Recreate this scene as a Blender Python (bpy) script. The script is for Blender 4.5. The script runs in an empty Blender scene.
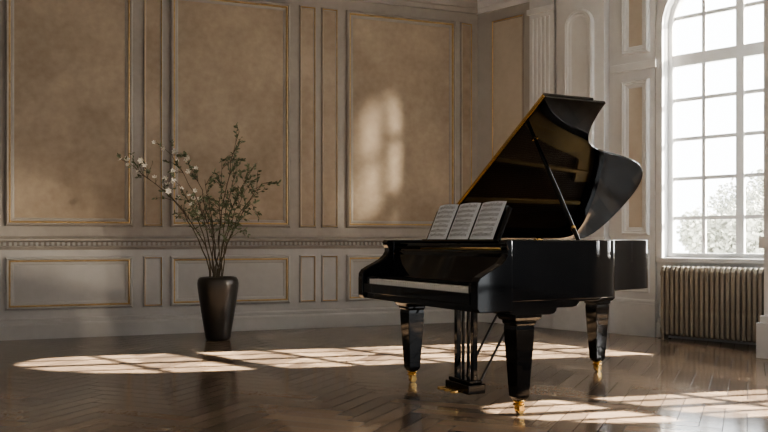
import bpy, bmesh, math, random
from mathutils import Vector, Matrix
random.seed(7)
C = bpy.context.scene.collection
PI = math.pi

# ------------------------------------------------------------------ materials
def nmat(name):
    m = bpy.data.materials.new(name); m.use_nodes = True
    nt = m.node_tree
    return m, nt, nt.nodes['Principled BSDF']

def plain(name, col, rough=0.5, metal=0.0, coat=0.0, nscale=8, nvar=0.12, bump=0.0, spec=.5):
    m, nt, b = nmat(name)
    tc = nt.nodes.new('ShaderNodeTexCoord')
    n = nt.nodes.new('ShaderNodeTexNoise'); n.inputs['Scale'].default_value = nscale; n.inputs['Detail'].default_value = 5
    nt.links.new(tc.outputs['Object'], n.inputs['Vector'])
    r = nt.nodes.new('ShaderNodeValToRGB')
    r.color_ramp.elements[0].position = .3; r.color_ramp.elements[1].position = .7
    r.color_ramp.elements[0].color = tuple(c*(1-nvar) for c in col) + (1,)
    r.color_ramp.elements[1].color = tuple(min(1, c*(1+nvar)) for c in col) + (1,)
    nt.links.new(n.outputs['Fac'], r.inputs['Fac']); nt.links.new(r.outputs['Color'], b.inputs['Base Color'])
    b.inputs['Roughness'].default_value = rough; b.inputs['Metallic'].default_value = metal
    b.inputs['Coat Weight'].default_value = coat; b.inputs['Coat Roughness'].default_value = .03
    b.inputs['Specular IOR Level'].default_value = spec
    if bump:
        bp = nt.nodes.new('ShaderNodeBump'); bp.inputs['Strength'].default_value = bump; bp.inputs['Distance'].default_value = .01
        nt.links.new(n.outputs['Fac'], bp.inputs['Height']); nt.links.new(bp.outputs['Normal'], b.inputs['Normal'])
    return m

def plaster(name, c1, c2, rough, scale=1.3):
    m, nt, b = nmat(name)
    tc = nt.nodes.new('ShaderNodeTexCoord')
    n = nt.nodes.new('ShaderNodeTexNoise'); n.inputs['Scale'].default_value = scale; n.inputs['Detail'].default_value = 9; n.inputs['Roughness'].default_value = .6
    n2 = nt.nodes.new('ShaderNodeTexNoise'); n2.inputs['Scale'].default_value = 14; n2.inputs['Detail'].default_value = 6
    nt.links.new(tc.outputs['Object'], n.inputs['Vector']); nt.links.new(tc.outputs['Object'], n2.inputs['Vector'])
    r = nt.nodes.new('ShaderNodeValToRGB'); r.color_ramp.elements[0].position = .36; r.color_ramp.elements[1].position = .66
    r.color_ramp.elements[0].color = c1+(1,); r.color_ramp.elements[1].color = c2+(1,)
    mx = nt.nodes.new('ShaderNodeMath'); mx.operation = 'MULTIPLY_ADD'; mx.inputs[1].default_value = .25
    nt.links.new(n2.outputs['Fac'], mx.inputs[0])
    m2 = nt.nodes.new('ShaderNodeMath'); m2.operation = 'MULTIPLY'; m2.inputs[1].default_value = .77
    nt.links.new(n.outputs['Fac'], m2.inputs[0]); nt.links.new(m2.outputs[0], mx.inputs[2])
    nt.links.new(mx.outputs[0], r.inputs['Fac']); nt.links.new(r.outputs['Color'], b.inputs['Base Color'])
    bp = nt.nodes.new('ShaderNodeBump'); bp.inputs['Strength'].default_value = .12; bp.inputs['Distance'].default_value = .01
    nt.links.new(n2.outputs['Fac'], bp.inputs['Height']); nt.links.new(bp.outputs['Normal'], b.inputs['Normal'])
    b.inputs['Roughness'].default_value = rough
    return m

M = {}
M['stile'] = plaster('wall_paint', (.33,.305,.275), (.42,.39,.355), .5)
M['wains'] = plaster('wainscot_paint', (.44,.432,.420), (.51,.502,.49), .45)
M['field'] = plaster('ochre_plaster', (.30,.238,.178), (.48,.398,.305), .6, 1.0)
M['cream'] = plaster('cream_inset_plaster', (.54,.49,.42), (.64,.59,.52), .6, 1.0)
M['gold'] = plain('gilded_edge', (.56,.40,.21), .36, .5, nscale=20)
M['white'] = plaster('window_wall_paint', (.70,.72,.74), (.80,.82,.84), .5)
M['ceil'] = plaster('ceiling_paint', (.45,.42,.38), (.52,.49,.45), .7)
M['wframe'] = plain('window_paint', (.75,.76,.77), .4, nvar=.05)
M['black'] = plain('piano_lacquer', (.0025,.0025,.003), .05, 0, 0, nvar=.05, spec=.5)
M['lidm'] = plain('lid_lacquer', (.0025,.0025,.003), .05, 0, 0, nvar=.05, spec=.55)
M['blackm'] = plain('satin_black', (.006,.006,.007), .3, nvar=.1)
M['brass'] = plain('brass', (.80,.54,.22), .25, 1.0, nscale=30)
M['ivory'] = plain('ivory_key', (.94,.92,.89), .25, nvar=.03)
M['ebony'] = plain('ebony_key', (.01,.01,.01), .3)
M['plate'] = plain('gold_iron_plate', (.95,.62,.25), .4, .3)
M['string'] = plain('steel_string', (.6,.5,.4), .3, 1.0)
M['spruce'] = plain('spruce_soundboard', (.24,.13,.05), .4, nscale=4)
M['felt'] = plain('red_felt', (.2,.01,.01), .9)
M['paper'] = plain('paper', (.88,.92,.97), .7, nvar=.04)
M['ink'] = plain('ink', (.03,.03,.04), .7)
M['vase'] = plain('dark_glazed_vase', (.060,.055,.050), .33, .6, .1, nscale=6)
M['stem'] = plain('stem_bark', (.085,.068,.042), .7)
M['leaf'] = plain('leaf_green', (.130,.160,.092), .5, nvar=.35, nscale=5)
M['petal'] = plain('white_petal', (.90,.87,.78), .6, nvar=.05)
M['rad'] = plain('radiator_paint', (.34,.305,.255), .6, 0)
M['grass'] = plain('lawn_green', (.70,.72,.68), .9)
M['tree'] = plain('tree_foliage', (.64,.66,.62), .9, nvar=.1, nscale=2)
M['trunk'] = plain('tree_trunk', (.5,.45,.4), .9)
M['gap'] = plain('floor_gap', (.012,.008,.005), .5)

# floor planks
m, nt, b = nmat('herringbone_oak')
at = nt.nodes.new('ShaderNodeAttribute'); at.attribute_name = 'Tone'
uv = nt.nodes.new('ShaderNodeUVMap')
mp = nt.nodes.new('ShaderNodeMapping'); mp.inputs['Scale'].default_value = (2.5, 45, 1)
nt.links.new(uv.outputs['UV'], mp.inputs['Vector'])
n = nt.nodes.new('ShaderNodeTexNoise'); n.inputs['Scale'].default_value = 1.0; n.inputs['Detail'].default_value = 6
nt.links.new(mp.outputs['Vector'], n.inputs['Vector'])
ad = nt.nodes.new('ShaderNodeMath'); ad.operation = 'MULTIPLY_ADD'; ad.inputs[1].default_value = .25
nt.links.new(n.outputs['Fac'], ad.inputs[0])
ml = nt.nodes.new('ShaderNodeMath'); ml.operation = 'MULTIPLY'; ml.inputs[1].default_value = .75
nt.links.new(at.outputs['Fac'], ml.inputs[0]); nt.links.new(ml.outputs[0], ad.inputs[2])
r = nt.nodes.new('ShaderNodeValToRGB')
r.color_ramp.elements[0].position = .15; r.color_ramp.elements[1].position = .85
r.color_ramp.elements[0].color = (.078,.056,.041,1); r.color_ramp.elements[1].color = (.31,.228,.160,1)
nt.links.new(ad.outputs[0], r.inputs['Fac']); nt.links.new(r.outputs['Color'], b.inputs['Base Color'])
rr = nt.nodes.new('ShaderNodeMapRange'); rr.inputs['To Min'].default_value = .08; rr.inputs['To Max'].default_value = .19
nt.links.new(n.outputs['Fac'], rr.inputs['Value']); nt.links.new(rr.outputs['Result'], b.inputs['Roughness'])
bp = nt.nodes.new('ShaderNodeBump'); bp.inputs['Strength'].default_value = .04; bp.inputs['Distance'].default_value = .002
nt.links.new(n.outputs['Fac'], bp.inputs['Height']); nt.links.new(bp.outputs['Normal'], b.inputs['Normal'])
M['floor'] = m
# pane
m = bpy.data.materials.new('window_glass'); m.use_nodes = True; nt = m.node_tree; nt.nodes.clear()
o_ = nt.nodes.new('ShaderNodeOutputMaterial'); mi = nt.nodes.new('ShaderNodeMixShader'); t_ = nt.nodes.new('ShaderNodeBsdfTransparent'); g_ = nt.nodes.new('ShaderNodeBsdfGlossy')
g_.inputs['Roughness'].default_value = .02; mi.inputs[0].default_value = .05
nt.links.new(t_.outputs[0], mi.inputs[1]); nt.links.new(g_.outputs[0], mi.inputs[2]); nt.links.new(mi.outputs[0], o_.inputs['Surface'])
M['glass'] = m

# ------------------------------------------------------------------ mesh builder
class MB:
    def __init__(s): s.v = []; s.f = []; s.m = []
    def add(s, vs, fs, mi=0):
        k = len(s.v); s.v += [Vector(v) for v in vs]
        for f in fs: s.f.append([i+k for i in f]); s.m.append(mi)
    def box(s, T, a0, a1, b0, b1, c0, c1, mi=0):
        vs = [T(a, b, c) for a in (a0, a1) for b in (b0, b1) for c in (c0, c1)]
        s.add(vs, [(0,1,3,2),(4,6,7,5),(0,4,5,1),(2,3,7,6),(0,2,6,4),(1,5,7,3)], mi)
    def prism(s, lo, hi, mi=0):
        n = len(lo)
        s.add(list(lo)+list(hi), [tuple(range(n))[::-1], tuple(range(n, 2*n))] + [(i, (i+1)%n, n+(i+1)%n, n+i) for i in range(n)], mi)
    def tube(s, path, rad, n=8, mi=0):
        path = [Vector(p) for p in path]; rs = rad if isinstance(rad, (list, tuple)) else [rad]*len(path)
        rings = []; up = Vector((.13, .21, .97))
        for i, p in enumerate(path):
            d = (path[min(i+1, len(path)-1)] - path[max(i-1, 0)]).normalized()
            if abs(d.dot(up)) > .98: up = Vector((1, .1, .0))
            x = d.cross(up).normalized(); y = d.cross(x).normalized()
            rings.append([p + (x*math.cos(2*PI*k/n) + y*math.sin(2*PI*k/n))*rs[i] for k in range(n)])
        vs = [v for r_ in rings for v in r_]; fs = []
        for i in range(len(path)-1):
            for k in range(n): fs.append((i*n+k, i*n+(k+1)%n, (i+1)*n+(k+1)%n, (i+1)*n+k))
        fs.append(tuple(range(n))); fs.append(tuple(range((len(path)-1)*n, len(path)*n))[::-1])
        s.add(vs, fs, mi)
    def lathe(s, c, prof, n=32, mi=0, T=None):
        vs = []; fs = []
        for (r_, z) in prof:
            for k in range(n):
                p = (c[0]+r_*math.cos(2*PI*k/n), c[1]+r_*math.sin(2*PI*k/n), c[2]+z)
                vs.append(T(*p) if T else p)
        for i in range(len(prof)-1):
            for k in range(n): fs.append((i*n+k, i*n+(k+1)%n, (i+1)*n+(k+1)%n, (i+1)*n+k))
        fs.append(tuple(range(n))); fs.append(tuple(range((len(prof)-1)*n, len(prof)*n))[::-1])
        s.add(vs, fs, mi)
    def build(s, name, mats, parent=None, smooth=False, bevel=0, origin=None):
        me = bpy.data.meshes.new(name)
        o = bpy.data.objects.new(name, me)
        og = Vector(origin) if origin is not None else Vector((0,0,0))
        me.from_pydata([v-og for v in s.v], [], s.f)
        if not isinstance(mats, (list, tuple)): mats = [mats]
        for mm in mats: me.materials.append(M[mm])
        for p, mi in zip(me.polygons, s.m): p.material_index = mi
        bm = bmesh.new(); bm.from_mesh(me); bmesh.ops.recalc_face_normals(bm, faces=bm.faces); bm.to_mesh(me); bm.free()
        C.objects.link(o); o.location = og
        if parent: o.parent = parent
        if bevel:
            bv = o.modifiers.new('Bevel', 'BEVEL'); bv.width = bevel; bv.segments = 2; bv.limit_method = 'ANGLE'; bv.angle_limit = math.radians(40)
        if smooth:
            for p in me.polygons: p.use_smooth = True
            try: me.set_sharp_from_angle(angle=math.radians(40))
            except Exception: pass
        return o

def tag(o, label, cat, group=None):
    o['label'] = label; o['category'] = cat
    if group: o['group'] = group
    return o
def struct(o): o['kind'] = 'structure'; return o
def empty(name, loc, rz=0):
    o = bpy.data.objects.new(name, None); C.objects.link(o); o.location = loc; o.rotation_euler = (0,0,rz); o.empty_display_size = .1
    return o
def W0(x, y, z): return Vector((x, y, z))

# ------------------------------------------------------------------ room frames
CN = Vector((1.16, 10.6, 0))
def WM(s, h, o): return CN + Vector((-.927,-.374,0))*s + Vector((.374,-.927,0))*o + Vector((0,0,h))      # long panelled wall
def WR(s, h, o): return CN + Vector((.70,-.714,0))*s + Vector((-.714,-.70,0))*o + Vector((0,0,h))       # window wall
def sM(x): r_ = (x-384)/860; return (1.16-10.6*r_)/(.927-.374*r_)
HC = 4.15
mb = MB(); mb.box(WM, -.3, 9.2, 0, HC, -.25, 0); struct(mb.build('wall_back', 'stile'))
# left wall
LC = WM(9.0, 0, 0)
def WL(s, h, o): return LC + Vector((.374,-.927,0))*s + Vector((.927,.374,0))*o + Vector((0,0,h))
mb = MB(); mb.box(WL, -.3, 11, 0, HC, -.2, 0); struct(mb.build('wall_left', 'stile'))
TH = .20
cp = [WR(-.1,0,-TH), WR(18,0,-TH), WL(11,0,-.2), WL(-.2,0,-.2)]
mb = MB(); mb.prism([p+Vector((0,0,HC)) for p in cp], [p+Vector((0,0,HC+.1)) for p in cp]); struct(mb.build('ceiling', 'ceil'))

# window wall with arched openings
def arch_pts(s0, s1, hs, n=20, sc=.8):
    c = (s0+s1)/2; R_ = (s1-s0)/2
    return [(c - R_*math.cos(PI*k/n), hs + sc*R_*math.sin(PI*k/n)) for k in range(n+1)]
WINS = [(2.46, 3.94, .82, 3.2), (5.8, 6.8, .82, 2.6), (8.5, 9.9, .82, 3.12)]
mb = MB()
cur = -.3
for (s0, s1, hb, hs) in WINS:
    mb.box(WR, cur, s0, 0, HC, -TH, 0)
    mb.box(WR, s0, s1, 0, hb, -TH, 0)
    pts = arch_pts(s0, s1, hs)
    for (p, q) in zip(pts[:-1], pts[1:]):
        for o_ in (0, -TH): mb.add([WR(p[0],p[1],o_), WR(q[0],q[1],o_), WR(q[0],HC,o_), WR(p[0],HC,o_)], [(0,1,2,3)])
        mb.add([WR(p[0],p[1],0), WR(q[0],q[1],0), WR(q[0],q[1],-TH), WR(p[0],p[1],-TH)], [(0,1,2,3)])
    cur = s1
mb.box(WR, cur, 18, 0, HC, -TH, 0)
struct(mb.build('wall_right', 'white'))

tn = [0]
def trimname(): tn[0] += 1; return 'trim_%d' % tn[0]
def sweep(mb, loop, prof, T, mis, fill=None):
    n = len(loop)
    L = [Vector(p) for p in loop]
    area = sum(L[i].x*L[(i+1)%n].y - L[(i+1)%n].x*L[i].y for i in range(n))
    sg = 1 if area > 0 else -1
    ms = []
    for i in range(n):
        d1 = (L[i]-L[i-1]).normalized(); d2 = (L[(i+1)%n]-L[i]).normalized()
        n1 = Vector((-d1.y, d1.x))*sg; n2 = Vector((-d2.y, d2.x))*sg
        mm = (n1+n2); mm = mm / max(.3, mm.dot(n1)); ms.append(mm)
    rings = [[(L[i]+ms[i]*ins, out) for i in range(n)] for (ins, out) in prof]
    for k in range(len(prof)-1):
        for i in range(n):
            j = (i+1) % n
            q = [rings[k][i], rings[k][j], rings[k+1][j], rings[k+1][i]]
            mb.add([T(p.x, p.y, o_) for (p, o_) in q], [(0,1,2,3)], mis[k])
    if fill is not None:
        mb.add([T(p.x, p.y, o_) for (p, o_) in rings[-1]], [tuple(range(n))], fill)
BIG = [(0,0),(.006,.028),(.022,.04),(.034,.03),(.044,.034),(.052,.018),(.075,.014),(.085,.008)]
BIGM = [0,0,0,1,1,0,0]
SML = [(0,0),(.004,.016),(.014,.022),(.024,.012),(.034,.008)]
SMLM = [0,0,1,0]
def panel(T, s0, s1, h0, h1, prof=BIG, mis=BIGM, mats=('stile','gold','field')):
    a, b_ = min(s0, s1), max(s0, s1)
    mb = MB(); sweep(mb, [(a,h0),(b_,h0),(b_,h1),(a,h1)], prof, T, mis, 2)
    return struct(mb.build(trimname(), mats))
UB, UT = 1.14, 3.66
cols = [(5,133,1),(143,163,0),(170,290,1),(299,316,0),(321,338,0),(346,455,1),(460,472,0)]
WG = ('wains','gold','wains')
for x0, x1, big in cols:
    s0, s1 = sM(x1), sM(x0)
    if big:
        panel(WM, s0, s1, UB, UT)
        panel(WM, s0, s1, .29, .83, mats=WG)
    else:
        panel(WM, s0, s1, UB, UT, SML, SMLM)
        panel(WM, s0, s1, .29, .83, SML, SMLM, mats=WG)
sx = sM(-8)
for w_, big in ((.28,0),(1.5,1),(.28,0),(1.2,1)):
    panel(WM, sx, sx+w_, UB, UT, *( (BIG,BIGM) if big else (SML,SMLM)))
    panel(WM, sx, sx+w_, .29, .83, *( (BIG,BIGM) if big else (SML,SMLM)), mats=WG)
    sx += w_+.12
def rail(T, s0, s1, prof, name, mat):
    mb = MB(); n = len(prof)
    mb.prism([T(s0, h, o_) for (o_, h) in prof], [T(s1, h, o_) for (o_, h) in prof]); return struct(mb.build(name, mat))
mb = MB(); mb.box(WM, 0, 9, 0, .92, -.01, .003); struct(mb.build(trimname(), 'wains'))
CH = [(-.02,.90),(.012,.90),(.02,.915),(.035,.925),(.035,.935),(.018,.94),(.018,.980),(.050,.985),(.065,.993),(.065,1.012),(.045,1.02),(.02,1.035),(-.02,1.04)]
rail(WM, 0, 9, CH, trimname(), 'stile')
mb = MB(); s = .03
while s < 6.5: mb.box(WM, s, s+.026, .943, .978, .01, .042); s += .050
struct(mb.build(trimname(), 'wains'))
BS = [(-.02,0),(.05,0),(.05,.14),(.042,.155),(.03,.16),(.03,.19),(.015,.205),(-.02,.21)]
rail(WM, 0, 9, BS, 'baseboard_back', 'wains')
CO = [(-.02,3.78),(.03,3.78),(.04,3.83),(.06,3.84),(.07,3.9),(.14,3.96),(.2,4.02),(.21,4.06),(.26,4.09),(.28,4.15),(-.02,4.15)]
rail(WM, -.05, 9, CO, trimname(), 'stile')
rail(WR, -.05, 12.5, CO, trimname(), 'white')
rail(WL, 0, 11, BS, 'baseboard_left', 'wains')
# window wall dressing
panel(WR, .22, .70, UB, UT, SML, SMLM, mats=('stile','gold','cream'))
panel(WR, .22, .70, .29, .83, SML, SMLM, mats=WG)
rail(WR, 0, .80, CH, trimname(), 'stile')
rail(WR, 0, 2.44, BS, 'baseboard_right', 'white')
mb = MB(); mb.box(WR, 0, .8, 0, HC-.1, -.01, .004); struct(mb.build(trimname(), 'wains'))
mb = MB(); mb.box(WR, .82, 1.16, 0, 3.8, -.02, .07)
for k in range(5):
    s = .865+k*.056; mb.tube([WR(s, .4, .07), WR(s, 3.55, .07)], .018, 8)
mb.box(WR, .79, 1.19, 0, .3, -.02, .11); mb.box(WR, .80, 1.18, .3, .35, -.02, .095); mb.box(WR, .80, 1.18, 3.6, 3.66, -.02, .1)
struct(mb.build(trimname(), 'white', bevel=.004))
mb = MB(); mb.box(WR, 1.21, 1.82, 0, 3.8, -.02, .10); mb.box(WR, 1.18, 1.85, 0, .34, -.02, .14); mb.box(WR, 1.19, 1.84, .34, .39, -.02, .12)
mb.box(WR, 1.19, 1.84, .93, 1.03, -.02, .125)
struct(mb.build(trimname(), 'white', bevel=.005))
def WRo(off): return lambda s, h, o_: WR(s, h, o_+off)
mb = MB(); lp = [(1.33,1.15),(1.70,1.15)] + arch_pts(1.33, 1.70, 3.35, 12, 1)[::-1]
sweep(mb, lp, BIG, WRo(.10), BIGM, 2); struct(mb.build(trimname(), ('white','white','white')))
panel(WRo(.10), 1.33, 1.70, .45, .86, SML, SMLM, ('white','white','white'))
mb = MB(); mb.box(WR, 1.90, 2.38, 0, 3.8, -.02, .04); mb.box(WR, 1.87, 2.40, 0, .34, -.02, .08); mb.box(WR, 1.88, 2.39, .34, .38, -.02, .06)
mb.box(WR, 1.88, 2.40, 2.78, 2.86, -.02, .07); struct(mb.build(trimname(), 'white', bevel=.004))
panel(WRo(.04), 2.00, 2.32, 1.05, 2.68, BIG, BIGM, ('white','white','cream'))
panel(WRo(.04), 2.00, 2.32, 2.95, 3.66, BIG, BIGM, ('white','white','cream'))
panel(WRo(.04), 2.00, 2.32, .45, .9, SML, SMLM, ('white','white','white'))
# projecting pier right of the window
mb = MB(); mb.box(WR, 3.80, 4.25, 0, HC, -.02, .84); mb.box(WR, 3.76, 4.30, 0, .3, -.02, .90); mb.box(WR, 3.78, 4.28, .3, .36, -.02, .87)
mb.box(WR, 3.77, 4.29, .93, 1.03, -.02, .87)
struct(mb.build('wall_pier', 'white', bevel=.006))

# windows
for wi, (s0, s1, hb, hs) in enumerate(WINS):
    e = struct(empty('window_%d' % (wi+1), WR((s0+s1)/2, hb, -.12)))
    og = WR((s0+s1)/2, hb, -.12)
    def TT(s, h, o_): return WR(s, h, o_) - og
    loop = [(s0, hb), (s1, hb)] + arch_pts(s0, s1, hs)[::-1]
    mb = MB(); sweep(mb, loop, [(0,-.15),(0,-.08),(.045,-.08),(.05,-.09),(.05,-.15)], TT, [0]*4)
    c = (s0+s1)/2; tr = 2.84 if hs > 2.8 else hs-.15
    mb.box(TT, s0, s1, tr-.06, tr+.06, -.14, -.09)
    mb.box(TT, c-.04, c+.04, hb, hs+.39*(s1-s0), -.14, -.095)
    mb.build('window_frame', 'wframe', e, bevel=.003)
    mb = MB(); n = 5 if hs > 2.8 else 4
    for k in range(1, n): h = hb+(tr-hb)*k/n; mb.box(TT, s0+.04, s1-.04, h-.018, h+.018, -.135, -.105)
    q_ = (s1-s0)/4
    for s in (s0+q_, s1-q_): mb.box(TT, s-.018, s+.018, hb, hs+.33*(s1-s0), -.135, -.105)
    if hs > 2.8:
        mb.box(TT, s0+.05, s1-.05, tr+.44-.018, tr+.44+.018, -.135, -.105)
    mb.build('glazing_bars', 'wframe', e)
    mb = MB(); mb.add([TT(p[0], p[1], -.12) for p in loop], [tuple(range(len(loop)))]); mb.build('pane', 'glass', e)
    mb = MB(); mb.box(TT, s0-.06, (3.755 if wi == 0 else s1+.06), hb-.05, hb, -.08, .06); mb.build('window_sill', 'wframe', e, bevel=.006)
    mb = MB(); cl = [(s0-.07, hb-.05), (s1+.07, hb-.05)] + arch_pts(s0-.07, s1+.07, hs)[::-1]
    if wi:
        sweep(mb, cl, [(0,0),(.0,.03),(.03,.045),(.06,.03),(.07,0)], TT, [0]*4); mb.build('casing', 'wframe', e)
    else:
        lp = [(s0-.07, hb)] + [p for p in arch_pts(s0-.07, s1+.07, hs) if p[0] < 3.76]
        li = [(s0, hb)] + [p for p in arch_pts(s0, s1, hs) ][:len(lp)-1]
        for i in range(len(lp)-1):
            q = [lp[i], lp[i+1], li[i+1], li[i]]
            mb.add([TT(p[0],p[1],-.01) for p in q]+[TT(p[0],p[1],.045) for p in q], [(0,1,2,3),(4,5,6,7),(0,1,5,4),(1,2,6,5),(2,3,7,6),(3,0,4,7)])
        mb.build('casing', 'wframe', e)

# ------------------------------------------------------------------ floor
mb = MB(); PL, PWd = .60, .12; g = .0024
ang = math.radians(22+45); ca, sa = math.cos(ang), math.sin(ang)
tones = []; uvs = []
def inside(p):
    d = p - CN
    return d.dot(Vector((.374,-.927,0))) > -.15 and d.dot(Vector((-.714,-.70,0))) > -.1 and (p-LC).dot(Vector((.927,.374,0))) > -.1 and p.y > -1.0
for i in range(-110, 111):
    for j in range(-16, 17):
        ox, oy = i*PWd + j*PL, i*PWd - j*PL
        for (x0, x1, y0, y1, v) in ((ox, ox+PL, oy, oy+PWd, 0), (ox+PL, ox+PL+PWd, oy+PWd-PL, oy+PWd, 1)):
            cx, cy = (x0+x1)/2, (y0+y1)/2
            P = Vector((cx*ca-cy*sa+.5, cx*sa+cy*ca+5.5, 0))
            if not inside(P): continue
            q = [(x0+g,y0+g),(x1-g,y0+g),(x1-g,y1-g),(x0+g,y1-g)]
            tx, ty = random.uniform(-.0008,.0008), random.uniform(-.0008,.0008)
            mb.add([(x*ca-y*sa+.5, x*sa+y*ca+5.5, (1 if k in (1,2) else -1)*tx*.3+(1 if k > 1 else -1)*ty*.3) for k, (x, y) in enumerate(q)], [(0,1,2,3)])
            tones.append(.08+random.random()*.50+.34*v); off = random.uniform(0, 50)
            uv_ = [(off,off),(off+PL,off),(off+PL,off+PWd),(off,off+PWd)] if not v else [(off,off),(off,off+PWd),(off+PL,off+PWd),(off+PL,off)]
            uvs.append(uv_)
nf = len(mb.f)
me = bpy.data.meshes.new('floor')
fp = [WR(-.1,0,-TH), WR(18,0,-TH), WL(11,0,-.2), WL(-.2,0,-.2)]
mb.add([p+Vector((0,0,-.003)) for p in fp], [(0,1,2,3)], 1)
me.from_pydata(mb.v, [], mb.f); me.materials.append(M['floor']); me.materials.append(M['gap'])
ul = me.uv_layers.new(name='UVMap'); ca_ = me.color_attributes.new('Tone', 'FLOAT_COLOR', 'CORNER')
for fi, p in enumerate(me.polygons):
    p.material_index = mb.m[fi]
    if fi >= nf: continue
    for k, li in enumerate(p.loop_indices):
        ul.data[li].uv = uvs[fi][k]; t = tones[fi]; ca_.data[li].color = (t,t,t,1)
fo = bpy.data.objects.new('floor', me); C.objects.link(fo); struct(fo)

# ------------------------------------------------------------------ radiator
og = WR(3.02, 0, .16)
rad = empty('radiator', og)
tag(rad, 'long beige-brown ribbed radiator standing under the tall arched window', 'radiator')
def RT(s, h, o_): return WR(s, h, o_) - og
rib = None; nr = 22
for k in range(nr):
    s = 2.55+k*.051
    if rib is None:
        mb = MB(); u = s
        pts = [(.10,.06),(.10,.69),(.12,.73),(.16,.745),(.20,.73),(.22,.69),(.22,.06),(.20,.045),(.12,.045)]
        mb.prism([RT(u-.018, h, o_) for o_, h in pts], [RT(u+.018, h, o_) for o_, h in pts])
        rib = mb.build('radiator_section', 'rad', rad, bevel=.009)
    else:
        c = rib.copy(); C.objects.link(c); c.parent = rad; c.location = Vector((.70,-.714,0))*(.051*k)
for h in (.10, .66):
    mb = MB(); mb.tube([RT(2.51, h, .16), RT(3.65, h, .16)], .024, 10); mb.build('pipe', 'rad', rad, smooth=True)
for s in (2.55, 3.62):
    mb = MB(); mb.box(RT, s-.015, s+.015, 0, .06, .11, .21); mb.build('foot', 'rad', rad, bevel=.003)

# ------------------------------------------------------------------ vase + plant
VP = Vector((-1.66, 8.6, 0))
mb = MB(); mb.lathe((0,0,0), [(.0,0),(.108,0),(.120,.01),(.124,.03),(.142,.14),(.165,.28),(.187,.42),(.200,.52),(.204,.565),(.200,.60),(.188,.622),(.172,.632),(.160,.630),(.158,.615),(.178,.59),(.185,.54),(.165,.40),(.12,.12),(.0,.06)], 48)
vase = mb.build('vase', 'vase', smooth=True)
tag(vase, 'tall dark tapered glazed floor vase holding leafy flowering branches', 'vase')
vase.location = VP
plant = empty('flowering_branches', VP+Vector((0,0,.575)))
tag(plant, 'tall spreading leafy branches with small white blossoms standing in the dark vase', 'plant')
def bez(p0, p1, p2, n=12): return [p0*(1-t)**2 + p1*2*t*(1-t) + p2*t*t for t in [k/n for k in range(n+1)]]
targets = [(-1.00,1.24,.1),(-.74,1.10,-.2),(-.58,1.36,.15),(-.42,1.02,-.1),(-.36,1.26,.2),(-.10,1.02,-.15),(.02,1.22,.1),(.22,1.50,-.05),(.14,1.12,.25),(.36,1.16,.0),(.44,1.00,.12),(.36,.78,-.15),(.28,.98,.2),(-.22,.80,.2)]
leafmb = MB(); flowers = []
def leaf(p, d, size):
    d = d.normalized(); up = Vector((random.uniform(-1,1), random.uniform(-1,1), random.uniform(-.3,1))).normalized()
    x = d.cross(up)
    if x.length < .1: return
    x.normalize(); nrm = x.cross(d)
    w = size*.22
    vs = [p, p+d*size*.35+x*w+nrm*w*.2, p+d*size*.75+x*w*.7+nrm*w*.1, p+d*size, p+d*size*.75-x*w*.7+nrm*w*.1, p+d*size*.35-x*w+nrm*w*.2, p+d*size*.5-nrm*w*.15]
    leafmb.add(vs, [(0,1,6),(1,2,6),(2,3,6),(3,4,6),(4,5,6),(5,0,6)])
def rv(s=1): return Vector((random.uniform(-s,s), random.uniform(-s,s), random.uniform(-s,s)))
for ti, (tx, tz, ty) in enumerate(targets):
    aa = 2*PI*ti/len(targets)
    pb = Vector((.05*math.cos(aa), .05*math.sin(aa), -.42)); p0 = Vector((random.uniform(-.05,.05)+tx*.05, random.uniform(-.05,.05), 0)); p2 = Vector((tx, ty, tz))
    p1 = Vector((tx*.20, ty*.3, tz*.64))
    path = [p + (rv(.014) if 0 < k < 12 else Vector()) for k, p in enumerate(bez(p0, p1, p2))]
    mb = MB(); mb.tube([pb]+path, [.007]+[.007-.005*k/12 for k in range(13)], 6)
    for k in range(5, 13):
        for q in range(3):
            base_ = path[k]; dr = (path[k]-path[k-1]).normalized()
            out = (dr*.6 + rv(1.0) + Vector((0,0,.1))).normalized(); ln = random.uniform(.08,.28)*(1.15-k/26)
            if random.random() < .42: continue
            tip = base_+out*ln; mid = base_+out*ln*.5+Vector((0,0,.015))
            mb.tube([base_, mid, tip], [.0026,.0019,.0012], 4)
            for t in range(6 if tx < -.4 else 10):
                f = random.uniform(.2, 1.05); leaf(base_.lerp(tip, f), out+rv(.9), random.uniform(.025,.052))
            lf = 1 if tx < -.3 else 0
            if random.random() < .50*lf and k > 6: flowers.append(tip)
    if tx < -.3: flowers.append(path[-1])
    mb.build('stem', 'stem', plant, smooth=True)
leafmb.build('foliage', 'leaf', plant)
fl = None
for p in flowers[:90]:
    if fl is None:
        mb = MB()
        for k in range(6):
            a = 2*PI*k/6; d = Vector((math.cos(a), math.sin(a), .35)); x = Vector((-math.sin(a), math.cos(a), 0))
            mb.add([Vector(), d*.016+x*.011, d*.030+Vector((0,0,.004)), d*.016-x*.011], [(0,1,2,3)])
        mb.lathe((0,0,0), [(.002,0),(.006,.004),(.005,.010),(.001,.012)], 8)
        fl = mb.build('blossom', 'petal', plant); c = fl
    else:
        c = fl.copy(); C.objects.link(c); c.parent = plant
    c.location = p; c.rotation_euler = (random.uniform(.3,1.9), random.uniform(-.8,.8), random.uniform(-.6,.6)); sc = random.uniform(.7,1.2); c.scale = (sc,sc,sc)

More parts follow.
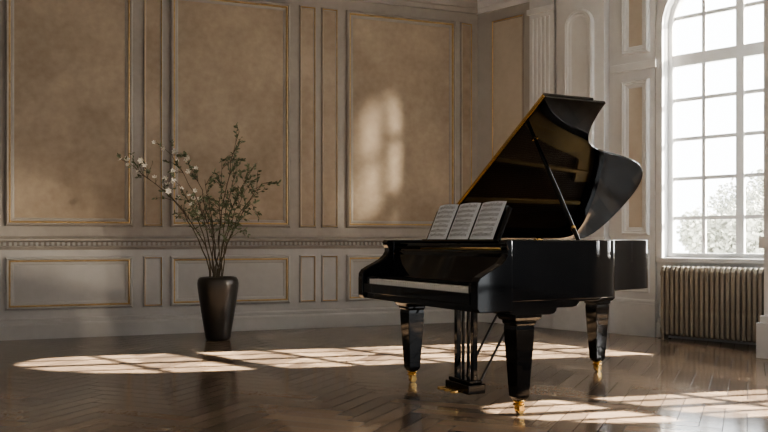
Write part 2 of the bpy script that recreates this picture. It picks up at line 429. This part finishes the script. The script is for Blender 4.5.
# ------------------------------------------------------------------ grand piano
PO = Vector((.487, 5.50, 0)); PA = math.atan2(.463, .886)
piano = empty('grand_piano', PO, PA)
tag(piano, 'glossy black grand piano with its lid propped open on the parquet floor', 'piano')
def L(a, b_, h): return Vector((a, -b_, h))
def catmull(pts, n=6):
    out = []
    for i in range(len(pts)-1):
        p0 = Vector(pts[max(i-1,0)]); p1 = Vector(pts[i]); p2 = Vector(pts[i+1]); p3 = Vector(pts[min(i+2, len(pts)-1)])
        for k in range(n):
            t = k/n
            out.append(tuple(.5*((2*p1)+(p2-p0)*t+(2*p0-5*p1+4*p2-p3)*t*t+(3*p1-p0-3*p2+p3)*t**3)))
    out.append(tuple(pts[-1])); return out
bend = [(1.42,-.74),(1.54,-.71),(1.61,-.60),(1.64,-.42),(1.645,-.25),(1.63,-.08),(1.59,.02),(1.51,.085),(1.39,.13),(1.24,.17),(1.08,.23),(.95,.32),(.84,.45),(.75,.59),(.64,.70),(.50,.738),(.40,.74)]
outline = [(-.16,-.74),(.6,-.74)] + catmull(bend) + [(.1,.74),(-.16,.74)]
def inset(loop, d):
    n = len(loop); Lp = [Vector(p) for p in loop]; out = []
    area = sum(Lp[i].x*Lp[(i+1)%n].y - Lp[(i+1)%n].x*Lp[i].y for i in range(n)); sg = 1 if area > 0 else -1
    for i in range(n):
        d1 = (Lp[i]-Lp[i-1]).normalized(); d2 = (Lp[(i+1)%n]-Lp[i]).normalized()
        mm = (Vector((-d1.y,d1.x))+Vector((-d2.y,d2.x)))*sg; mm = mm/max(.3, mm.dot(Vector((-d1.y,d1.x))*sg)); out.append(tuple(Lp[i]+mm*d))
    return out
inner = inset(outline, .05); n = len(outline)
mb = MB(); RB, RTp = .655, 1.0
vs = [L(p[0],p[1],RB) for p in outline]+[L(p[0],p[1],RTp) for p in outline]+[L(p[0],p[1],RTp) for p in inner]+[L(p[0],p[1],RB) for p in inner]
fs = []
for i in range(n-1):
    j = i+1
    fs += [(i,j,n+j,n+i),(n+i,n+j,2*n+j,2*n+i),(2*n+i,2*n+j,3*n+j,3*n+i),(3*n+i,3*n+j,j,i)]
fs += [(0,n,2*n,3*n),(n-1,2*n-1,3*n-1,4*n-1)]
mb.add(vs, fs)
mb.build('case_rim', 'black', piano, smooth=True, bevel=.005)
def poly_slab(loop, h0, h1, name, mat, par=piano):
    mb = MB(); mb.prism([L(p[0],p[1],h0) for p in loop], [L(p[0],p[1],h1) for p in loop]); return mb.build(name, mat, par)
poly_slab(inner, .66, .68, 'underside_frame', 'blackm')
poly_slab(inner, .90, .91, 'soundboard', 'spruce')
pin = inset(outline, .05); pin2 = inset(outline, .20)
pl = MB(); m_ = len(pin)
for i in range(m_-1):
    if pin[i][0] < .0 and pin[i+1][0] < 0: continue
    if pin[i][1] < -.3: continue
    q = [pin[i], pin[i+1], pin2[i+1], pin2[i]]
    pl.add([L(p[0], p[1], .915) for p in q]+[L(p[0], p[1], .945) for p in q], [(0,1,2,3),(4,5,6,7),(0,1,5,4),(2,3,7,6)])
pl.box(L, .10, .34, -.68, .68, .915, .945)
for b0, a1, b1 in ((-.45,1.55,-.45),(-.1,1.55,-.20),(.30,1.20,.08)):
    dx = Vector((a1-.3, b1-b0)); nx = Vector((-dx.y, dx.x)).normalized()*.012
    q = [(.3+nx.x,b0+nx.y),(a1+nx.x,b1+nx.y),(a1-nx.x,b1-nx.y),(.3-nx.x,b0-nx.y)]
    pl.prism([L(p[0],p[1],.93) for p in q], [L(p[0],p[1],.965) for p in q])
pl.build('iron_plate', 'plate', piano)
st = MB()
for k in range(70):
    f = k/69; b0 = .60-1.2*f; a1 = .62+ (1.50-.62)*min(1, f*1.5)**.8; b1 = b0 - (.12 if f < .6 else -.1)*min(1, a1-.5)
    b1 = max(b1, -.62)
    st.tube([L(.3,b0,.958), L(a1,b1,.958)], .0012, 3)
so_ = st.build('strings', 'string', piano); so_['kind'] = 'stuff'
mb = MB(); mb.box(L, .36, .40, -.6, .6, .962, .982); mb.build('damper_rail', 'blackm', piano)
mb = MB(); mb.box(L, -.345, .10, -.735, .735, .60, .662); mb.build('keybed', 'black', piano, bevel=.004)
for b0, b1 in ((.54,.738),(-.738,-.54)):
    bp_ = [(-.14,.66),(-.14,.585),(-.11,.575),(.13,.575),(.165,.58),(.18,.595),(.185,.612),(.30,.612),(.33,.618),(.345,.632),(.35,.642),(.50,.642),(.52,.66)]
    mb = MB(); mb.prism([L(a, b0, h) for a, h in bp_], [L(a, b1, h) for a, h in bp_]); mb.build('leg_bracket', 'black', piano, bevel=.003)
mb = MB(); mb.box(L, -.362, -.335, -.66, .66, .64, .704); mb.build('key_slip', 'black', piano, bevel=.004)
armp = [(-.13,.655),(-.13,1.0),(-.165,1.0),(-.178,.985),(-.172,.965),(-.160,.945),(-.160,.92),(-.175,.895),(-.205,.868),(-.25,.843),(-.30,.82),(-.345,.795),(-.362,.77),(-.365,.735),(-.365,.62),(-.35,.60),(-.13,.60)]
for sd in (-1, 1):
    mb = MB(); mb.prism([L(a, sd*.672, h) for a, h in armp], [L(a, sd*.742, h) for a, h in armp]); mb.build('arm', 'black', piano, bevel=.005)
    mb = MB(); mb.box(L, -.345, -.16, min(sd*.618, sd*.672), max(sd*.618, sd*.672), .66, .75); mb.build('key_block', 'black', piano, bevel=.006)
mb = MB(); mb.box(L, -.330, -.12, -.617, .617, .662, .69); kb = mb.build('keyboard', 'blackm', piano)
pitch = 1.234/52; wk = bk = None
for k in range(52):
    bc = -.617+pitch*(k+.5)
    if wk is None:
        mb = MB(); mb.box(L, -.340, -.16, bc-pitch/2+.0014, bc+pitch/2-.0014, .700, .735); wk = mb.build('white_key', 'ivory', kb, bevel=.0015)
    else:
        c = wk.copy(); C.objects.link(c); c.parent = kb; c.location = L(0, pitch*k, 0)
for k in range(51):
    nt_ = (k+5) % 7
    if nt_ in (2, 6): continue
    bc = -.617+pitch*(k+1)
    if bk is None:
        mb = MB(); mb.prism([L(-.282,bc-.0058,.736),L(-.282,bc+.0058,.736),L(-.16,bc+.0058,.736),L(-.16,bc-.0058,.736)],[L(-.276,bc-.0045,.747),L(-.276,bc+.0045,.747),L(-.16,bc+.0045,.747),L(-.16,bc-.0045,.747)]); bk = mb.build('black_key', 'ebony', kb); b0k = bc
    else:
        c = bk.copy(); C.objects.link(c); c.parent = kb; c.location = L(0, bc-b0k, 0)
mb = MB(); fbp = [(-.158,.748),(-.15,.76),(-.115,.90),(-.118,.925),(-.105,.94),(-.08,.94),(-.08,.748)]
mb.prism([L(a,-.67,h) for a,h in fbp], [L(a,.67,h) for a,h in fbp]); mb.build('fallboard', 'black', piano, bevel=.004)
mb = MB(); mb.box(L, -.162, -.158, -.61, .61, .736, .744); mb.build('felt_strip', 'felt', piano)
mb = MB(); mb.box(L, -.09, .12, -.67, .67, .955, .978); mb.build('music_shelf', 'black', piano, bevel=.003)
D0, DT = -.01, math.radians(24)
def DK(b_, u, o_):
    return L(D0 + u*math.sin(DT) - o_*math.cos(DT), b_, .982 + u*math.cos(DT) + o_*math.sin(DT))
def DKW(b_, u, o_): v = DK(b_, u, o_); return PO + Matrix.Rotation(PA, 3, 'Z') @ v
mb = MB(); dp = [(-.43,0),(.43,0),(.43,.235),(.40,.250),(.2,.256),(0,.259),(-.2,.256),(-.40,.250),(-.43,.235)]
mb.prism([DK(b_,u,-.014) for b_,u in dp], [DK(b_,u,0) for b_,u in dp]); mb.build('music_desk', 'black', piano, bevel=.003)
mb = MB(); mb.box(DK, -.43, .43, -.004, .012, 0, .03); mb.build('desk_ledge', 'black', piano, bevel=.002)
pages = [(-.405,-.158,'leftmost page of sheet music on the piano music desk'),(-.150,.105,'middle page of sheet music between two others on the music desk'),(.113,.38,'rightmost page of sheet music on the desk, nearest the lid prop')]
PT = .272
for (b0, b1, lab) in pages:
    mb = MB(); nn = 8; cx = DKW((b0+b1)/2, .014, .004)
    lift = lambda t: .004+.014*math.sin(PI*t)**.7 + .006*t
    for k in range(nn):
        t0, t1 = k/nn, (k+1)/nn; ba, bb = b0+(b1-b0)*t0, b0+(b1-b0)*t1
        q = [DKW(ba,.014,lift(t0)), DKW(bb,.014,lift(t1)), DKW(bb,PT,lift(t1)), DKW(ba,PT,lift(t0))]
        q2 = [DKW(ba,.014,lift(t0)+.001), DKW(bb,.014,lift(t1)+.001), DKW(bb,PT,lift(t1)+.001), DKW(ba,PT,lift(t0)+.001)]
        mb.add(q+q2, [(3,2,1,0),(4,5,6,7),(0,1,5,4),(2,3,7,6)])
    pg = mb.build('music_sheet', 'paper', origin=cx); tag(pg, lab, 'sheet music', 'music sheets on the piano desk')
    mb = MB()
    for sv in range(7):
        u = .254-sv*.0335
        for ln in range(5):
            for k in range(nn):
                t0 = .09+.82*k/nn; t1 = .09+.82*(k+1)/nn; uu = u-ln*.0036
                ba, bb = b0+(b1-b0)*t0, b0+(b1-b0)*t1
                mb.add([DKW(ba,uu,lift(t0)+.0016), DKW(bb,uu,lift(t1)+.0016), DKW(bb,uu-.0008,lift(t1)+.0016), DKW(ba,uu-.0008,lift(t0)+.0016)], [(0,1,2,3)])
        t = .12
        while t < .9:
            bb = b0+(b1-b0)*t; uu = u-random.randint(0,7)*.0017; lo = lift(t)+.0018
            mb.add([DKW(bb-.0030,uu,lo),DKW(bb,uu+.0022,lo),DKW(bb+.0030,uu,lo),DKW(bb,uu-.0022,lo)], [(0,1,2,3)])
            mb.add([DKW(bb+.0018,uu,lo),DKW(bb+.0030,uu,lo),DKW(bb+.0030,uu+.012,lo),DKW(bb+.0018,uu+.012,lo)], [(0,1,2,3)])
            if random.random() < .3: mb.add([DKW(bb+.002,uu+.012,lo),DKW(bb+.016,uu+.012,lo),DKW(bb+.016,uu+.010,lo),DKW(bb+.002,uu+.010,lo)], [(0,1,2,3)])
            t += random.uniform(.03,.07)
    no = mb.build('notation', 'ink', origin=cx); no.parent = pg; no.location = (0,0,0)
# lid
TH_ = math.radians(33); cT, sT = math.cos(TH_), math.sin(TH_)
def LD(a, w, nn): return L(a, -.745 + w*cT - nn*sT, 1.006 + w*sT + nn*cT)
lb = catmull([(.715,1.55),(.73,1.45),(.77,1.31),(.84,1.19),(.94,1.12),(1.07,1.08),(1.22,1.05),(1.37,1.01),(1.50,.945),(1.60,.84),(1.67,.68),(1.705,.48),(1.715,.28),(1.70,.12),(1.66,.03),(1.60,0)], 8)
lo = [(.25,0),(.25,1.55)] + lb
mb = MB(); mb.prism([LD(a,w,0) for a,w in lo], [LD(a,w,.016) for a,w in lo]); lid = mb.build('lid', 'lidm', piano, bevel=.002)
mb = MB(); mb.box(LD, .245, .63, .0, 1.55, .020, .036); mb.build('front_flap', 'black', lid, bevel=.003)
mb = MB(); mb.box(LD, .2405, .25, .0, 1.545, .006, .030); mb.tube([LD(.243,0,.018), LD(.243,1.54,.018)], .008, 8); mb.build('lid_hinge', 'brass', lid)
for a in (.45, 1.2):
    mb = MB(); mb.tube([L(a-.04,-.748,1.003), L(a+.04,-.748,1.003)], .006, 8); mb.build('side_hinge', 'brass', lid)
mb = MB(); p0 = L(.38,.70,.985); p1 = LD(.41,1.175,-.004); mb.tube([p0, p0.lerp(p1,.5), p1], [.013,.015,.010], 10); pr = mb.build('lid_prop', 'black', piano, smooth=True)
mb = MB(); mb.tube([p0.lerp(p1,.12), p0.lerp(p1,.14)], .016, 10); mb.build('prop_collar', 'brass', pr)
mb = MB(); mb.box(LD, .395, .425, 1.16, 1.19, -.006, 0); mb.build('prop_socket', 'brass', piano)
# legs
def sq(a, b_, w, h): return [L(a-w/2,b_-w/2,h), L(a+w/2,b_-w/2,h), L(a+w/2,b_+w/2,h), L(a-w/2,b_+w/2,h)]
def leg(a, b_, top):
    mb = MB(); prof = [(.185,top),(.185,.560),(.165,.545),(.138,.538),(.138,.522),(.122,.514),(.126,.49),(.122,.44),(.106,.30),(.084,.112),(.082,.100),(.070,.093),(.062,.082)]
    vs = []; fs = []
    for w, h in prof: vs += sq(a, b_, w, h)
    for i in range(len(prof)-1):
        for k in range(4): fs.append((i*4+k, i*4+(k+1)%4, (i+1)*4+(k+1)%4, (i+1)*4+k))
    fs.append((0,1,2,3)); e_ = (len(prof)-1)*4; fs.append((e_,e_+1,e_+2,e_+3)); mb.add(vs, fs)
    lg = mb.build('leg', 'black', piano, bevel=.003)
    mb = MB(); mb.lathe((0,0,0), [(.032,.083),(.036,.077),(.030,.070),(.028,.063),(.036,.057),(.036,.052),(.025,.047),(.014,.043)], 20, T=lambda x,y,z: L(a+x,b_+y,z)); mb.build('ferrule', 'brass', lg, smooth=True)
    mb = MB(); mb.tube([L(a+.005,b_-.014,.025), L(a+.005,b_+.014,.025)], .025, 20)
    for s_ in (-1,1): mb.box(L, a-.014, a+.016, b_+s_*.021-.005, b_+s_*.021+.005, .02, .06)
    mb.build('caster', 'brass', lg, smooth=True)
leg(.0, -.625, .602); leg(.0, .625, .602); leg(1.49, -.40, .662)
# lyre
mb = MB(); mb.box(L, -.07, .06, -.07, .20, .045, .105); mb.box(L, -.055, .045, -.055, .185, .105, .128); lyre = mb.build('pedal_lyre', 'black', piano, bevel=.006)
mb = MB(); mb.box(L, -.045, .045, -.05, .18, .56, .605); mb.build('lyre_head', 'black', lyre, bevel=.005)
for b_ in (-.03, .035, .095, .16):
    mb = MB(); w = .016 if b_ in (-.03, .16) else .008
    mb.prism([L(-w,b_-w,.125),L(w,b_-w,.125),L(w,b_+w,.125),L(-w,b_+w,.125)],[L(-w,b_-w,.57),L(w,b_-w,.57),L(w,b_+w,.57),L(-w,b_+w,.57)]); mb.build('lyre_post', 'black', lyre, bevel=.003)
for b_ in (-.01, .065, .14):
    mb = MB(); pp = [(-.05,-.010),(-.09,-.012),(-.12,-.022),(-.14,-.024),(-.155,-.016),(-.16,0),(-.155,.016),(-.14,.024),(-.12,.022),(-.09,.012),(-.05,.010)]
    mb.prism([L(a,b_+q,.056) for a,q in pp],[L(a,b_+q,.072) for a,q in pp]); mb.build('pedal', 'brass', lyre, bevel=.002)
for b_ in (-.02, .15):
    mb = MB(); mb.tube([L(.05,b_,.11), L(.40,b_,.665)], .008, 8); mb.build('brace_rod', 'blackm', lyre, smooth=True)

# ------------------------------------------------------------------ outside
mb = MB()
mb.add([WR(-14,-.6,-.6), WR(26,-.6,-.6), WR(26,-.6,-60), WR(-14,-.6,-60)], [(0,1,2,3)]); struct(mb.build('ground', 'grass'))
for i, (x, y, R_, H_, lab) in enumerate(((8.4,21.0,1.2,1.7,'low pale leafy tree outside, behind the left half of the window'),(14.0,32.0,2.4,3.1,'broad pale tree outside, behind the central window mullion'),(15.0,27.0,1.2,1.9,'small hazy tree outside near the right edge of the window'))):
    e = empty('tree', (x, y, -.6)); tag(e, lab, 'tree', 'trees outside the window')
    mb = MB(); mb.tube([(0,0,0),(.05,0,1.2),(0,.05,H_)], [.14,.11,.08], 8); mb.build('trunk', 'trunk', e, smooth=True)
    mb = MB(); blobs = [(Vector((random.uniform(-.6,.6)*R_, random.uniform(-.6,.6)*R_, H_+random.uniform(-.5,.6)*R_)), R_*random.uniform(.25,.45)) for k in range(14)]
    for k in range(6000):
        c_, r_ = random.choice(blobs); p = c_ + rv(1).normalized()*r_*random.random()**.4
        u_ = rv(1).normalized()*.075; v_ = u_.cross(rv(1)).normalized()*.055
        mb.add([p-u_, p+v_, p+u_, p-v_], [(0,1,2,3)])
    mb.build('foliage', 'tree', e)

# ------------------------------------------------------------------ light
sun = bpy.data.lights.new('sun', 'SUN'); sun.energy = 78; sun.color = (1,.90,.76); sun.angle = math.radians(.45)
so = bpy.data.objects.new('sun', sun); C.objects.link(so)
d = Vector((-1,-.26,-.59)); so.rotation_euler = d.to_track_quat('-Z','Y').to_euler()
for (s0, s1, hb, hs), en in zip(WINS[1:], (520, 290)):
    al = bpy.data.lights.new('skylight', 'AREA'); al.shape = 'RECTANGLE'; al.size = s1-s0; al.size_y = 1.8; al.energy = en; al.color = (1,.97,.93)
    ao = bpy.data.objects.new('skylight', al); C.objects.link(ao); ao.location = WR((s0+s1)/2, 1.8, -.32)
    ao.rotation_euler = Vector((-.714,-.70,-.12)).to_track_quat('-Z','Z').to_euler()
def spot(loc, tgt, energy, deg, soft):  # spots added outside the windows to imitate sun patches on the long wall
    l = bpy.data.lights.new('wall_patch_spot', 'SPOT'); l.energy = energy; l.color = (1,.86,.66); l.spot_size = math.radians(deg); l.spot_blend = .9; l.shadow_soft_size = soft
    o = bpy.data.objects.new('wall_patch_spot', l); C.objects.link(o); o.location = loc; o.rotation_euler = (Vector(tgt)-Vector(loc)).to_track_quat('-Z','Y').to_euler()
spot((7.6,6.35,4.7), (-.15,10.1,2.0), 7000, 12, .12)
spot((10.6,2.9,2.4), (-3.75,8.65,.75), 10000, 9, .26)
w = bpy.data.worlds.new('world'); bpy.context.scene.world = w; w.use_nodes = True; nt = w.node_tree
bg = nt.nodes['Background']
tc = nt.nodes.new('ShaderNodeTexCoord'); dt = nt.nodes.new('ShaderNodeVectorMath'); dt.operation = 'DOT_PRODUCT'; dt.inputs[1].default_value = (.714,.70,.05)
nt.links.new(tc.outputs['Generated'], dt.inputs[0])
rp = nt.nodes.new('ShaderNodeValToRGB'); rp.color_ramp.elements[0].position = .15; rp.color_ramp.elements[1].position = .5
rp.color_ramp.elements[0].color = (.056,.057,.059,1); rp.color_ramp.elements[1].color = (.94,.98,1,1)
nt.links.new(dt.outputs['Value'], rp.inputs['Fac']); nt.links.new(rp.outputs['Color'], bg.inputs['Color']); bg.inputs['Strength'].default_value = 8.0
try: bpy.context.scene.view_settings.look = 'AgX - Medium High Contrast'
except Exception: pass

cam = bpy.data.cameras.new('camera'); cam.sensor_width = 36; cam.lens = 860/768*36; cam.shift_y = 24/768; cam.clip_end = 200
co = bpy.data.objects.new('camera', cam); C.objects.link(co); co.location = (0,0,1.0); co.rotation_euler = (PI/2,0,0)
bpy.context.scene.camera = co
